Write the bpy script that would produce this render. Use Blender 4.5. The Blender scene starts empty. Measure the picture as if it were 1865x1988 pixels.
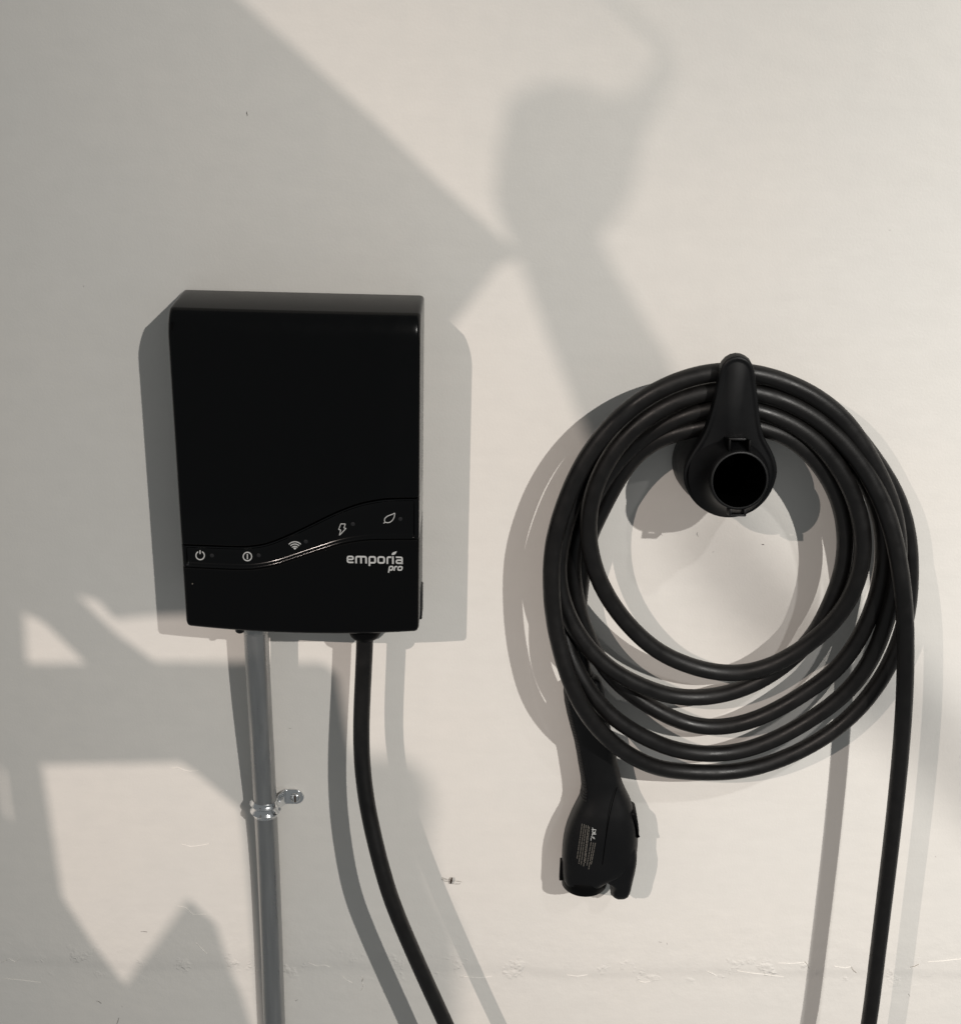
import bpy, bmesh, math, random
from mathutils import Vector, Matrix

random.seed(7)
scene = bpy.context.scene
COL = scene.collection

# ------------------------------------------------------------------ camera
# wall = plane y 0 (room on the -y side), x right, z up, origin at eye height
IW, IH = 1865.0, 1988.0
FPX, PITCH, ROLL, DIST = 2833.0, math.radians(23), math.radians(1.37), 1.45
CAM = Vector((0, -DIST, 0))
cf = Vector((0, math.cos(PITCH), -math.sin(PITCH)))
cu = Vector((0, math.sin(PITCH), math.cos(PITCH)))
cr = Vector((1, 0, 0))
CR = cr * math.cos(ROLL) + cu * math.sin(ROLL)
CU = cu * math.cos(ROLL) - cr * math.sin(ROLL)
cam_data = bpy.data.cameras.new('camera')
cam_data.sensor_fit = 'HORIZONTAL'
cam_data.sensor_width = 36
cam_data.lens = 36 * FPX / IW
cam_data.clip_start = 0.05
cam_data.clip_end = 100
cam = bpy.data.objects.new('camera', cam_data)
COL.objects.link(cam)
m = Matrix((CR, CU, -cf)).transposed().to_4x4()
m.translation = CAM
cam.matrix_world = m
scene.camera = cam

# ------------------------------------------------------------------ light
world = bpy.data.worlds.new('World')
scene.world = world
world.use_nodes = True
bg = world.node_tree.nodes['Background']
bg.inputs[0].default_value = (0.96, 1.0, 1.01, 1)
bg.inputs[1].default_value = 0.18

LAMP_R = Vector((2.74, -5.0, 2.55))
LAMP_L = Vector((-3.06, -5.0, 2.50))
LAMP_H = Vector((2.6, -5.0, 5.0))


def lamp(name, loc, power, kind, size, col, target, cone=0):
    d = bpy.data.lights.new(name, kind)
    d.energy = power
    d.color = col
    if kind == 'SPOT':                         # a lamp with a reflector: soft-edged beam
        d.spot_size = math.radians(cone)
        d.spot_blend = 1.0
        d.shadow_soft_size = size
    else:
        d.shape = 'DISK'
        d.size = size
    o = bpy.data.objects.new(name, d)
    COL.objects.link(o)
    o.location = loc
    o.rotation_euler = (Vector(target) - loc).to_track_quat('-Z', 'Y').to_euler()
    return o


lamp('ceiling_lamp_right', LAMP_R, 1215, 'SPOT', .03, (1.0, .965, .915), (1.6, 0, -.45), 52)
lamp('ceiling_lamp_high', LAMP_H, 1100, 'SPOT', .10, (1.0, .985, .965), (1.28, 0, -.55), 18)
lamp('ceiling_lamp_left', LAMP_L, 820, 'SPOT', .0140, (1.0, .865, .78), (-.50, 0, -.95), 22.5)

vs = scene.view_settings
vs.view_transform = 'Standard'
vs.look = 'None'
vs.exposure = 0.05
vs.gamma = 1
vs.use_curve_mapping = False


# ------------------------------------------------------------------ helpers
def at(px, py, d=0.0):
    """point on the plane at distance d off the wall, measured off the photograph"""
    r = cf + CR * ((px - IW / 2) / FPX) - CU * ((py - IH / 2) / FPX)
    k = (DIST - d) / r.y
    return CAM + r * k


S_ = 0.91737


def crop(x0, y0, sc):
    """reader for coordinates measured in an enlarged crop"""
    return lambda x, y: ((x0 + x / sc) * S_, (y0 + y / sc) * S_)


def node_mat(name, color, rough=.5, spec=.5, metal=0, coat=0, bump=None, var=None, rvar=None, stretch=None):
    mt = bpy.data.materials.new(name)
    mt.use_nodes = True
    nt = mt.node_tree
    b = nt.nodes['Principled BSDF']
    b.inputs['Base Color'].default_value = (*color, 1)
    b.inputs['Roughness'].default_value = rough
    b.inputs['Specular IOR Level'].default_value = spec
    b.inputs['Metallic'].default_value = metal
    b.inputs['Coat Weight'].default_value = coat
    tc = nt.nodes.new('ShaderNodeTexCoord')

    def noise(scale, detail=3, rough_=.55):
        n = nt.nodes.new('ShaderNodeTexNoise')
        n.inputs['Scale'].default_value = scale
        n.inputs['Detail'].default_value = detail
        n.inputs['Roughness'].default_value = rough_
        if stretch:
            mp = nt.nodes.new('ShaderNodeMapping')
            mp.inputs['Scale'].default_value = stretch
            nt.links.new(tc.outputs['Object'], mp.inputs[0])
            nt.links.new(mp.outputs[0], n.inputs['Vector'])
        else:
            nt.links.new(tc.outputs['Object'], n.inputs['Vector'])
        return n
    if var:
        n = noise(var[0])
        mx = nt.nodes.new('ShaderNodeMix')
        mx.data_type = 'RGBA'
        mx.inputs[6].default_value = (*color, 1)
        mx.inputs[7].default_value = (*var[1], 1)
        nt.links.new(n.outputs['Fac'], mx.inputs[0])
        nt.links.new(mx.outputs[2], b.inputs['Base Color'])
    if rvar:
        n = noise(rvar[0])
        mr = nt.nodes.new('ShaderNodeMapRange')
        mr.inputs['From Min'].default_value = .3
        mr.inputs['From Max'].default_value = .7
        mr.inputs['To Min'].default_value = rvar[1]
        mr.inputs['To Max'].default_value = rvar[2]
        nt.links.new(n.outputs['Fac'], mr.inputs['Value'])
        nt.links.new(mr.outputs['Result'], b.inputs['Roughness'])
    if bump:
        n = noise(bump[0])
        bp = nt.nodes.new('ShaderNodeBump')
        bp.inputs['Strength'].default_value = bump[1]
        bp.inputs['Distance'].default_value = bump[2]
        nt.links.new(n.outputs['Fac'], bp.inputs['Height'])
        nt.links.new(bp.outputs['Normal'], b.inputs['Normal'])
    return mt


def wall_material():
    mt = bpy.data.materials.new('painted_drywall')
    mt.use_nodes = True
    nt = mt.node_tree
    N, L = nt.nodes, nt.links
    b = N['Principled BSDF']
    b.inputs['Roughness'].default_value = .62
    b.inputs['Specular IOR Level'].default_value = .3
    tc = N.new('ShaderNodeTexCoord')
    sep = N.new('ShaderNodeSeparateXYZ')
    L.new(tc.outputs['Object'], sep.inputs[0])

    def noise(scale, detail=4, rough_=.55, stretch=None):
        n = N.new('ShaderNodeTexNoise')
        n.inputs['Scale'].default_value = scale
        n.inputs['Detail'].default_value = detail
        n.inputs['Roughness'].default_value = rough_
        if stretch:
            mp = N.new('ShaderNodeMapping')
            mp.inputs['Scale'].default_value = stretch
            L.new(tc.outputs['Object'], mp.inputs[0])
            L.new(mp.outputs[0], n.inputs['Vector'])
        else:
            L.new(tc.outputs['Object'], n.inputs['Vector'])
        return n.outputs['Fac']

    def math_(op, a, c=None, clamp=False):
        n = N.new('ShaderNodeMath')
        n.operation = op
        n.use_clamp = clamp
        for i, v in enumerate((a, c)):
            if v is None:
                continue
            if isinstance(v, (int, float)):
                n.inputs[i].default_value = v
            else:
                L.new(v, n.inputs[i])
        return n.outputs[0]

    def mrange(v, a, c, d=0., e=1., smooth=True):
        n = N.new('ShaderNodeMapRange')
        n.interpolation_type = 'SMOOTHSTEP' if smooth else 'LINEAR'
        for i, q in enumerate((a, c, d, e)):
            n.inputs[1 + i].default_value = q
        L.new(v, n.inputs[0])
        return n.outputs[0]

    def mix(fac, a, c):
        n = N.new('ShaderNodeMix')
        n.data_type = 'RGBA'
        for sock, v in ((n.inputs[0], fac), (n.inputs[6], a), (n.inputs[7], c)):
            if isinstance(v, tuple):
                sock.default_value = (*v, 1)
            elif isinstance(v, (int, float)):
                sock.default_value = v
            else:
                L.new(v, sock)
        return n.outputs[2]
    # paint: faint cloudy drift between a warmer and a greener white
    drift = mrange(noise(3.2, 2), .3, .7)
    c = mix(drift, (.775, .752, .712), (.795, .762, .714))
    fine = mrange(noise(38, 5), .25, .75)
    c = mix(math_('MULTIPLY', fine, .4), c, (.73, .708, .668))
    # filled board joint low on the wall: a wandering band with lumps
    zed = math_('ADD', sep.outputs[2], math_('MULTIPLY', math_('SUBTRACT', noise(4, 3), .5), .035))
    zed = math_('ADD', zed, math_('MULTIPLY', sep.outputs[0], -.012))
    off = math_('ABSOLUTE', math_('SUBTRACT', zed, -1.232))
    band = mrange(off, .028, .006)
    lumps = mrange(noise(26, 4, .6), .54, .66)
    lumpmask = math_('MULTIPLY', band, lumps)
    wide = mrange(off, .12, .02)
    c = mix(math_('MULTIPLY', band, .22), c, (.70, .675, .64))
    L.new(c, b.inputs['Base Color'])
    # relief: roller stipple, trowel waves, joint lumps, a soft step at the joint
    h1 = math_('MULTIPLY', noise(380, 2, .5), .16)
    h2 = math_('MULTIPLY', noise(60, 3, .5), .22)
    h5 = math_('MULTIPLY', noise(9, 2, .5, (1, 1, 3)), .9)
    grain = math_('MULTIPLY', math_('MULTIPLY', noise(240, 3, .6), .6), lumpmask)
    h3 = math_('MULTIPLY', noise(85, 4, .6, (1, 1, 1.5)), math_('MULTIPLY', lumpmask, 1.8))
    h4 = math_('MULTIPLY', mrange(zed, -1.243, -1.226), 1.1)
    hw = math_('MULTIPLY', math_('MULTIPLY', noise(30, 4, .6), wide), 1.2)
    h = h1
    for q in (h2, h5, grain, h3, h4, hw):
        h = math_('ADD', h, q)
    bp = N.new('ShaderNodeBump')
    bp.inputs['Strength'].default_value = .75
    bp.inputs['Distance'].default_value = .0011
    L.new(h, bp.inputs['Height'])
    L.new(bp.outputs['Normal'], b.inputs['Normal'])
    return mt


def sheen(mt, w, r=.35):
    b = mt.node_tree.nodes['Principled BSDF']
    b.inputs['Sheen Weight'].default_value = w
    b.inputs['Sheen Roughness'].default_value = r


M = {
    'wall': wall_material(),
    'case': node_mat('matte_black_case', (.0004, .00045, .0006), .22, .25, bump=(1400, .2, .00015), rvar=(60, .17, .24)),
    'case_low': node_mat('matte_black_lower_case', (.0012, .0013, .0015), .32, .17, bump=(1400, .2, .00015)),
    'gloss': node_mat('gloss_black_band', (.0004, .0004, .0005), .13, .30),
    'rear': node_mat('dark_grey_rear_shell', (.012, .012, .013), .45, .5),
    'print': node_mat('light_grey_print', (.43, .44, .435), .6, .3),
    'print_dim': node_mat('dim_grey_print', (.13, .12, .105), .7, .2),
    'led': node_mat('unlit_indicator', (.010, .010, .011), .35, .5),
    'rubber': node_mat('black_cable_rubber', (.0042, .0039, .0038), .42, .36, bump=(500, .25, .0004), rvar=(60, .32, .54), var=(14, (.0062, .0056, .0053))),
    'plastic': node_mat('black_moulded_plastic', (.0026, .0027, .0031), .42, .28, bump=(1100, .3, .0002), rvar=(40, .40, .52)),
    'bore': node_mat('socket_bore_black', (.0003, .0003, .0003), .6, .03),
    'plastic_dark': node_mat('deep_black_plastic', (.0008, .0008, .0009), .5, .12),
    'grip': node_mat('ribbed_grip_rubber', (.0065, .0062, .0062), .55, .35),
    'pipe': node_mat(stretch=(1, 1, .06), name='galvanised_steel', color=(.50, .50, .495), rough=.34, spec=.5, metal=.9, var=(140, (.31, .312, .31)), rvar=(180, .24, .46), bump=(260, .2, .0008)),
    'chrome': node_mat('zinc_plated_strap', (.78, .79, .80), .14, .5, metal=1, rvar=(60, .1, .22)),
    'bronze': node_mat('darkened_screw_slot', (.10, .055, .03), .4, .5, metal=.8),
    'speck': node_mat('dark_speck', (.05, .042, .036), .8, .2),
    'crack': node_mat('crack_shadow', (.22, .19, .16), .8, .2),
    'insect': node_mat('insect_body', (.045, .03, .02), .6, .3),
    'wing': node_mat('insect_wing', (.40, .37, .33), .5, .3),
    'board': node_mat('blocker_brown', (.33, .24, .15), .7, .3, var=(6, (.26, .18, .11))),  # fill for the added shapes that block the lamps
    'blocker_fill': node_mat('blocker_dark', (.06, .065, .07), .9, .2),  # fill for the added shape that casts the rounded shadow
}


sheen(M['case'], .075, .3)
sheen(M['case_low'], .03)


def link(name, mesh, mat=None, parent=None, smooth=True):
    o = bpy.data.objects.new(name, mesh)
    COL.objects.link(o)
    if mat is not None:
        mesh.materials.append(M[mat])
    if parent is not None:
        o.parent = parent
        o.matrix_parent_inverse = Matrix.Translation(-WORLD_LOC[parent.name])
    if smooth:
        for p in mesh.polygons:
            p.use_smooth = True
    return o


WORLD_LOC = {}


def empty(name, loc, label=None, cat=None, group=None):
    o = bpy.data.objects.new(name, None)
    COL.objects.link(o)
    o.location = loc
    o.empty_display_size = .02
    WORLD_LOC[o.name] = Vector(loc)
    if label:
        tag(o, label, cat, group)
    return o


def tag(o, label, cat, group=None):
    o['label'] = label
    o['category'] = cat
    if group:
        o['group'] = group


def sub(name, mesh, mat, parent, smooth=True):
    """a piece of a part: the parent is a mesh in world coordinates"""
    o = bpy.data.objects.new(name, mesh)
    COL.objects.link(o)
    mesh.materials.append(M[mat])
    o.parent = parent
    if smooth:
        for p in mesh.polygons:
            p.use_smooth = True
    # parts are built in world coordinates under an empty; undo nothing more
    return o


def py_mesh(name, verts, faces):
    me = bpy.data.meshes.new(name)
    me.from_pydata([tuple(v) for v in verts], [], faces)
    me.update()
    bm = bmesh.new()
    bm.from_mesh(me)
    bmesh.ops.recalc_face_normals(bm, faces=bm.faces)
    bm.to_mesh(me)
    bm.free()
    return me


def loft(sections, closed=False, caps=True):
    n = len(sections[0])
    v = [p for s in sections for p in s]
    f = []
    k = len(sections)
    for i in range(k if closed else k - 1):
        a, b = i * n, ((i + 1) % k) * n
        for j in range(n):
            j2 = (j + 1) % n
            f.append((a + j, a + j2, b + j2, b + j))
    if caps and not closed:
        f.append(tuple(range(n))[::-1])
        f.append(tuple(range((k - 1) * n, k * n)))
    return v, f


def sharp(me, ang=40):
    me.set_sharp_from_angle(angle=math.radians(ang))
    return me


def catmull(pts, step):
    """centripetal-ish resample of a control polygon of Vectors"""
    out = []
    P = [pts[0] * 2 - pts[1]] + list(pts) + [pts[-1] * 2 - pts[-2]]
    for i in range(1, len(P) - 2):
        p0, p1, p2, p3 = P[i - 1:i + 3]
        t = [0]
        for a, b in ((p0, p1), (p1, p2), (p2, p3)):
            t.append(t[-1] + max((b - a).length, 1e-6) ** .5)
        n = max(1, int((p2 - p1).length / step))
        for k in range(n):
            u = t[1] + (t[2] - t[1]) * k / n
            A1 = p0 * ((t[1] - u) / (t[1] - t[0])) + p1 * ((u - t[0]) / (t[1] - t[0]))
            A2 = p1 * ((t[2] - u) / (t[2] - t[1])) + p2 * ((u - t[1]) / (t[2] - t[1]))
            A3 = p2 * ((t[3] - u) / (t[3] - t[2])) + p3 * ((u - t[2]) / (t[3] - t[2]))
            B1 = A1 * ((t[2] - u) / (t[2] - t[0])) + A2 * ((u - t[0]) / (t[2] - t[0]))
            B2 = A2 * ((t[3] - u) / (t[3] - t[1])) + A3 * ((u - t[1]) / (t[3] - t[1]))
            out.append(B1 * ((t[2] - u) / (t[2] - t[1])) + B2 * ((u - t[1]) / (t[2] - t[1])))
    out.append(pts[-1].copy())
    return out


def smooth_path(pts, it):
    for _ in range(it):
        q = [pts[0]]
        for i in range(1, len(pts) - 1):
            q.append(pts[i - 1] * .25 + pts[i] * .5 + pts[i + 1] * .25)
        q.append(pts[-1])
        pts = q
    return pts


def tube(path, radius, seg=20, caps=True):
    secs = []
    t = (path[1] - path[0]).normalized()
    nrm = t.orthogonal().normalized()
    for i, p in enumerate(path):
        a = path[max(i - 1, 0)]
        b = path[min(i + 1, len(path) - 1)]
        t2 = (b - a).normalized()
        nrm = (nrm - t2 * nrm.dot(t2)).normalized()
        bi = t2.cross(nrm)
        r = radius(i / (len(path) - 1)) if callable(radius) else radius
        secs.append([p + nrm * (r * math.cos(2 * math.pi * j / seg)) + bi * (r * math.sin(2 * math.pi * j / seg)) for j in range(seg)])
    return loft(secs, caps=caps)


def ribbon2d(pts, w, closed=False):
    """flat stroke: list of (left, right) 2-D points with mitred joins"""
    n = len(pts)
    L, R = [], []
    for i in range(n):
        p = Vector(pts[i])
        if closed:
            a, b = Vector(pts[i - 1]), Vector(pts[(i + 1) % n])
        else:
            a, b = Vector(pts[max(i - 1, 0)]), Vector(pts[min(i + 1, n - 1)])
        d1 = (p - a).normalized() if (p - a).length > 1e-9 else (b - p).normalized()
        d2 = (b - p).normalized() if (b - p).length > 1e-9 else d1
        t = d1 + d2
        t = t.normalized() if t.length > 1e-6 else d1
        nn = Vector((-t.y, t.x))
        c = max(.45, abs(nn.dot(Vector((-d1.y, d1.x)))))
        L.append(p + nn * (w / 2 / c))
        R.append(p - nn * (w / 2 / c))
    return L, R


def strokes(name, items, mapper, mat, parent, lift=.0003):
    """printed mark: items = (points, width, closed) strokes or ('fill', points)"""
    v, f = [], []
    for it in items:
        if it[0] == 'fill':
            k = len(v)
            v += [mapper(x, y) for x, y in it[1]]
            f.append(tuple(range(k, k + len(it[1]))))
            continue
        pts, w, closed = it
        L, R = ribbon2d(pts, w, closed)
        k = len(v)
        n = len(pts)
        for a, b in zip(L, R):
            v.append(mapper(a.x, a.y))
            v.append(mapper(b.x, b.y))
        for i in range(n if closed else n - 1):
            j = (i + 1) % n
            f.append((k + 2 * i, k + 2 * i + 1, k + 2 * j + 1, k + 2 * j))
    me = bpy.data.meshes.new(name)
    me.from_pydata([tuple(q) for q in v], [], f)
    bm = bmesh.new()
    bm.from_mesh(me)
    r = bmesh.ops.extrude_face_region(bm, geom=bm.faces[:])
    nv = [e for e in r['geom'] if isinstance(e, bmesh.types.BMVert)]
    bmesh.ops.translate(bm, verts=nv, vec=(0, -lift, 0))
    bmesh.ops.recalc_face_normals(bm, faces=bm.faces)
    bm.to_mesh(me)
    bm.free()
    return sub(name, me, mat, parent, smooth=False)


def arc(cx, cy, r, a0, a1, n=24, ry=None):
    ry = r if ry is None else ry
    return [(cx + r * math.cos(math.radians(a0 + (a1 - a0) * i / n)), cy + ry * math.sin(math.radians(a0 + (a1 - a0) * i / n))) for i in range(n + 1)]


def rounded(pts, r, closed=False, n=4):
    """round the corners of a 2-D polyline"""
    out = []
    k = len(pts)
    for i in range(k):
        p = Vector(pts[i])
        if not closed and i in (0, k - 1):
            out.append(tuple(p))
            continue
        a, b = Vector(pts[i - 1]), Vector(pts[(i + 1) % k])
        da, db = (a - p), (b - p)
        q = min(r, da.length * .49, db.length * .49)
        s, e = p + da.normalized() * q, p + db.normalized() * q
        for j in range(n + 1):
            t = j / n
            out.append(tuple(s * (1 - t) ** 2 + p * (2 * t * (1 - t)) + e * t * t))
    return out


def lathe(profile, origin, axis, seg=40, caps=True):
    """profile = (distance along axis, radius)"""
    axis = Vector(axis).normalized()
    u = axis.cross(Vector((0, 0, 1)))
    if u.length < 1e-4:
        u = Vector((1, 0, 0))
    u.normalize()
    w = u.cross(axis)
    secs = []
    for h, r in profile:
        c = origin + axis * h
        secs.append([c + u * (r * math.cos(2 * math.pi * j / seg)) + w * (r * math.sin(2 * math.pi * j / seg)) for j in range(seg)])
    return loft(secs, caps=caps)


def interp(table, x):
    if x <= table[0][0]:
        return table[0][1]
    for (a, b), (c, d) in zip(table, table[1:]):
        if x <= c:
            return b + (d - b) * (x - a) / (c - a)
    return table[-1][1]


def smooth_interp(table, x):
    """monotone-ish cubic through the table"""
    n = len(table)
    if x <= table[0][0]:
        return table[0][1]
    if x >= table[-1][0]:
        return table[-1][1]
    for i in range(n - 1):
        if x <= table[i + 1][0]:
            break
    x0, y0 = table[i]
    x1, y1 = table[i + 1]
    def sl(k):
        if k == 0:
            return (table[1][1] - table[0][1]) / (table[1][0] - table[0][0])
        if k == n - 1:
            return (table[-1][1] - table[-2][1]) / (table[-1][0] - table[-2][0])
        return (table[k + 1][1] - table[k - 1][1]) / (table[k + 1][0] - table[k - 1][0])
    h = x1 - x0
    t = (x - x0) / h
    m0, m1 = sl(i) * h, sl(i + 1) * h
    return (2 * t ** 3 - 3 * t * t + 1) * y0 + (t ** 3 - 2 * t * t + t) * m0 + (-2 * t ** 3 + 3 * t * t) * y1 + (t ** 3 - t * t) * m1


# ------------------------------------------------------------------ the wall
bm = bmesh.new()
bmesh.ops.create_cube(bm, size=1)
for v in bm.verts:
    v.co = Vector((v.co.x * 4.4, .06 + v.co.y * .12, -.35 + v.co.z * 3.0))
me = bpy.data.meshes.new('wall')
bm.to_mesh(me)
bm.free()
wall = link('wall', me, 'wall', smooth=False)
wall['kind'] = 'structure'


def wall_mark(name, px_pts, w, mat='speck', lift=.0004):
    """small scar or fleck lying on the paint"""
    pts = [at(x, y) for x, y in px_pts]
    p2 = [(p.x, p.z) for p in pts]
    n = len(p2)
    L, R = ribbon2d(p2, 1.0)
    v, f = [], []
    for i in range(n):
        c = Vector(p2[i])
        k = w * (1 - .75 * abs(2 * i / (n - 1) - 1)) / 2
        a = c + (L[i] - c).normalized() * k
        b = c + (R[i] - c).normalized() * k
        v += [(a.x, .0006, a.y), (c.x, -lift, c.y), (b.x, .0006, b.y)]
    for i in range(n - 1):
        for j in (0, 1):
            f.append((3 * i + j, 3 * i + j + 1, 3 * i + j + 4, 3 * i + j + 3))
    return sub(name, py_mesh(name, v, f), mat, wall, smooth=False)


for pts, w in (
        (((479, 216), (479, 220), (480, 225)), .0022), (((162, 554), (162.5, 557)), .0016), (((1726, 446), (1728, 446.5)), .0022),
        (((1478, 1057), (1480, 1057), (1483, 1058)), .0028), (((1382, 1072), (1386, 1071)), .0018),
        (((1354, 1033), (1352, 1037), (1355, 1042)), .0016), (((1282, 1036), (1286, 1040)), .0012),
        (((273, 1809), (279, 1809), (286, 1810)), .0016), (((187, 1944), (192, 1945), (197, 1949)), .002),
        (((231, 1976), (229, 1983), (226, 1990)), .0018), (((237, 1953), (237, 1956)), .0016),
        (((573, 1944), (578, 1941)), .0022), (((1294, 1831), (1295, 1834)), .0022), (((1763, 1930), (1766, 1935)), .0024),
        (((1815, 1663), (1817, 1664)), .0016), (((560, 1414), (566, 1414)), .0012), (((1278, 1829), (1284, 1830)), .0012)):
    wall_mark('speck', pts, w)
# little tears and ridges in the filler, the colour of the wall
for pts, w in (
        (((332, 1492), (345, 1490), (356, 1495), (369, 1498), (385, 1496)), .0016), (((352, 1639), (370, 1644), (390, 1642), (407, 1638)), .0022),
        (((345, 1759), (360, 1762), (375, 1776), (400, 1775)), .0014), (((380, 1830), (392, 1843), (402, 1852)), .0020),
        (((700, 1895), (704, 1900), (702, 1906), (706, 1912), (700, 1925)), .0016), (((664, 1895), (672, 1903), (684, 1909)), .0014),
        (((598, 1869), (615, 1876), (630, 1874), (640, 1878)), .0016), (((1510, 1870), (1540, 1871), (1558, 1869), (1567, 1873), (1571, 1881)), .0022),
        (((1618, 1876), (1640, 1880), (1651, 1877), (1657, 1886)), .0024), (((1762, 1882), (1778, 1877), (1785, 1872)), .0024),
        (((1372, 1886), (1385, 1892), (1392, 1896)), .0030), (((1430, 1885), (1462, 1890), (1490, 1893), (1520, 1897)), .0016),
        (((1240, 1905), (1250, 1908), (1262, 1906)), .003), (((1100, 1893), (1120, 1896), (1140, 1893)), .0024),
        (((0, 1870), (18, 1862), (30, 1868), (42, 1860)), .0022), (((8, 1900), (40, 1903), (80, 1908)), .0018),
        (((900, 1896), (930, 1899), (955, 1896)), .0018), (((1800, 1868), (1830, 1866), (1865, 1862)), .0014)):
    wall_mark('plaster_ridge', pts, w * 1.3, 'wall', .0006)
for pts, w in ((((1562, 1867), (1567, 1873), (1570, 1880)), .0008), (((1652, 1877), (1656, 1884), (1662, 1889)), .0009),
               (((1766, 1878), (1776, 1876), (1783, 1872)), .0008), (((705, 1898), (703, 1906)), .0006)):
    wall_mark('crack', pts, w, 'crack', .0007)

# ------------------------------------------------------------------ EV charger
XL, XR, ZT, ZB = -.3072, -.0622, -.3768, -.7195
XM = (XL + XR) / 2
chg = empty('ev_charger', (XM, 0, ZB), 'black wall charger box with glossy curved indicator band and grey logo', 'charger')
c2 = crop(340, 1030, 3.108)
FD = .085


def bulge(x):
    return FD + .0016 * (1 - ((x - XM) / (XR - XL) * 2) ** 2)


band_top = [(at(*c2(x, y), FD).x, at(*c2(x, y), FD).z) for x, y in
            ((135, 382), (300, 386), (480, 391), (580, 389), (700, 369), (850, 311), (1000, 240), (1150, 168), (1300, 112), (1450, 82), (1560, 76), (1703, 76))]
band_bot = [(at(*c2(x, y), FD).x, at(*c2(x, y), FD).z) for x, y in
            ((145, 532), (350, 540), (520, 545), (620, 541), (750, 518), (900, 470), (1050, 420), (1200, 375), (1350, 352), (1500, 349), (1703, 350))]
NX = 46
RC = .0042
cols = []                                     # x, inset
for k in range(5):
    a = math.radians(90 * k / 4)
    cols.append((XL + RC * (1 - math.sin(a)), RC * (1 - math.cos(a))))
cols = [(XL + RC * (1 - math.cos(math.radians(90 * k / 4))), RC * (1 - math.sin(math.radians(90 * k / 4)))) for k in range(5)]
inner = [(XL + RC + (XR - XL - 2 * RC) * k / NX, 0) for k in range(1, NX)]
cols = cols + inner + [(XL + XR - x, e) for x, e in cols[::-1]]
GAP = .0005


def chin(x):
    return ZB - .0052 * (1 - ((x - XM) / (XR - XL) * 2) ** 2)


def section_upper(x, e):
    f = bulge(x) - e
    zt = ZT - e
    zb = smooth_interp(band_top, x) + GAP
    R = .030
    a0 = 33
    z1 = zt - R * math.cos(math.radians(a0))
    d1 = f - R + R * math.sin(math.radians(a0))
    pts = [(.0045, zt), (d1 - .0012, zt)]
    for k in range(0, 11):
        a = math.radians(a0 + (90 - a0) * k / 10)
        pts.append((f - R + R * math.sin(a), z1 + R * math.cos(a) - (.0005 if k == 0 else 0)))
    for k in range(1, 9):
        pts.append((f, z1 + (zb - .0012 - z1) * k / 8 + .0012 * 0))
    pts[-1] = (f, zb + .0008)
    pts += [(f - .0008, zb), (f - .012, zb), (.0045, zb)]
    return [Vector((x, -d, z)) for d, z in pts]


def section_lower(x, e):
    f = bulge(x) - e
    zt = smooth_interp(band_bot, x) - GAP
    zb = chin(x) + e
    R = .006
    pts = [(.0045, zt), (f - .012, zt), (f - .0008, zt), (f, zt - .0008)]
    for k in range(1, 7):
        pts.append((f, zt - .0008 + (zb + R - zt + .0008) * k / 6))
    for k in range(1, 7):
        a = math.radians(90 * k / 6)
        pts.append((f - R + R * math.cos(a), zb + R - R * math.sin(a)))
    pts.append((.0045, zb))
    return [Vector((x, -d, z)) for d, z in pts]


def section_band(x, e):
    f = bulge(x) - max(e, .0) - .0001
    a = smooth_interp(band_top, x) - GAP
    b = smooth_interp(band_bot, x) + GAP
    rec = .0030
    edge = min(1, max(0, min(x - XL, XR - x) - .0045) / .0016)
    rec *= edge
    lip = .0026
    pts = [(.0045, a), (f - .010, a), (f - .0008, a), (f, a - .0006), (f - .0003, a - .0016), (f - .3 * rec, a - .0024), (f - .8 * rec, a - .0034), (f - rec, a - .0046)]
    for k in range(1, 5):
        pts.append((f - rec, a - .0046 + (b + .0056 - a + .0046) * k / 4))
    pts += [(f - .85 * rec, b + .0044), (f - .45 * rec, b + .0030), (f - .1 * rec, b + .0020), (f, b + .0012), (f - .0004, b + .0003), (f - .0012, b), (f - .010, b), (.0045, b)]
    return [Vector((x, -d, z)) for d, z in pts]


# finer columns near the band's ends so that its recess has side walls
bcols = sorted(set([c for c in cols] + [(XL + q, 0) for q in (.0047, .0052, .0058, .0063, .0066)] + [(XR - q, 0) for q in (.0047, .0052, .0058, .0063, .0066)]))
upper = link('upper_cover', sharp(py_mesh('upper_cover', *loft([section_upper(x, e) for x, e in cols])), 35), 'case', chg)
lower = link('lower_cover', sharp(py_mesh('lower_cover', *loft([section_lower(x, e) for x, e in cols])), 35), 'case_low', chg)
band = link('indicator_band', sharp(py_mesh('indicator_band', *loft([section_band(x, e) for x, e in bcols])), 50), 'gloss', chg)
band['label'] = 'glossy black wavy indicator strip with five printed icons'


def box_mesh(name, x0, x1, d0, d1, z0, z1, bev=0, seg=2):
    b = bmesh.new()
    bmesh.ops.create_cube(b, size=1)
    for v in b.verts:
        v.co = Vector(((x0 + x1) / 2 + v.co.x * (x1 - x0), -(d0 + d1) / 2 + v.co.y * (d1 - d0), (z0 + z1) / 2 + v.co.z * (z1 - z0)))
    if bev:
        bmesh.ops.bevel(b, geom=b.edges[:], offset=bev, segments=seg, affect='EDGES', profile=.5)
    me = bpy.data.meshes.new(name)
    b.to_mesh(me)
    b.free()
    return me


link('mounting_plate', box_mesh('mounting_plate', XL + .006, XR - .004, .0003, .0044, ZB + .004, ZT - .004, .001), 'rear', chg)
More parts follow.
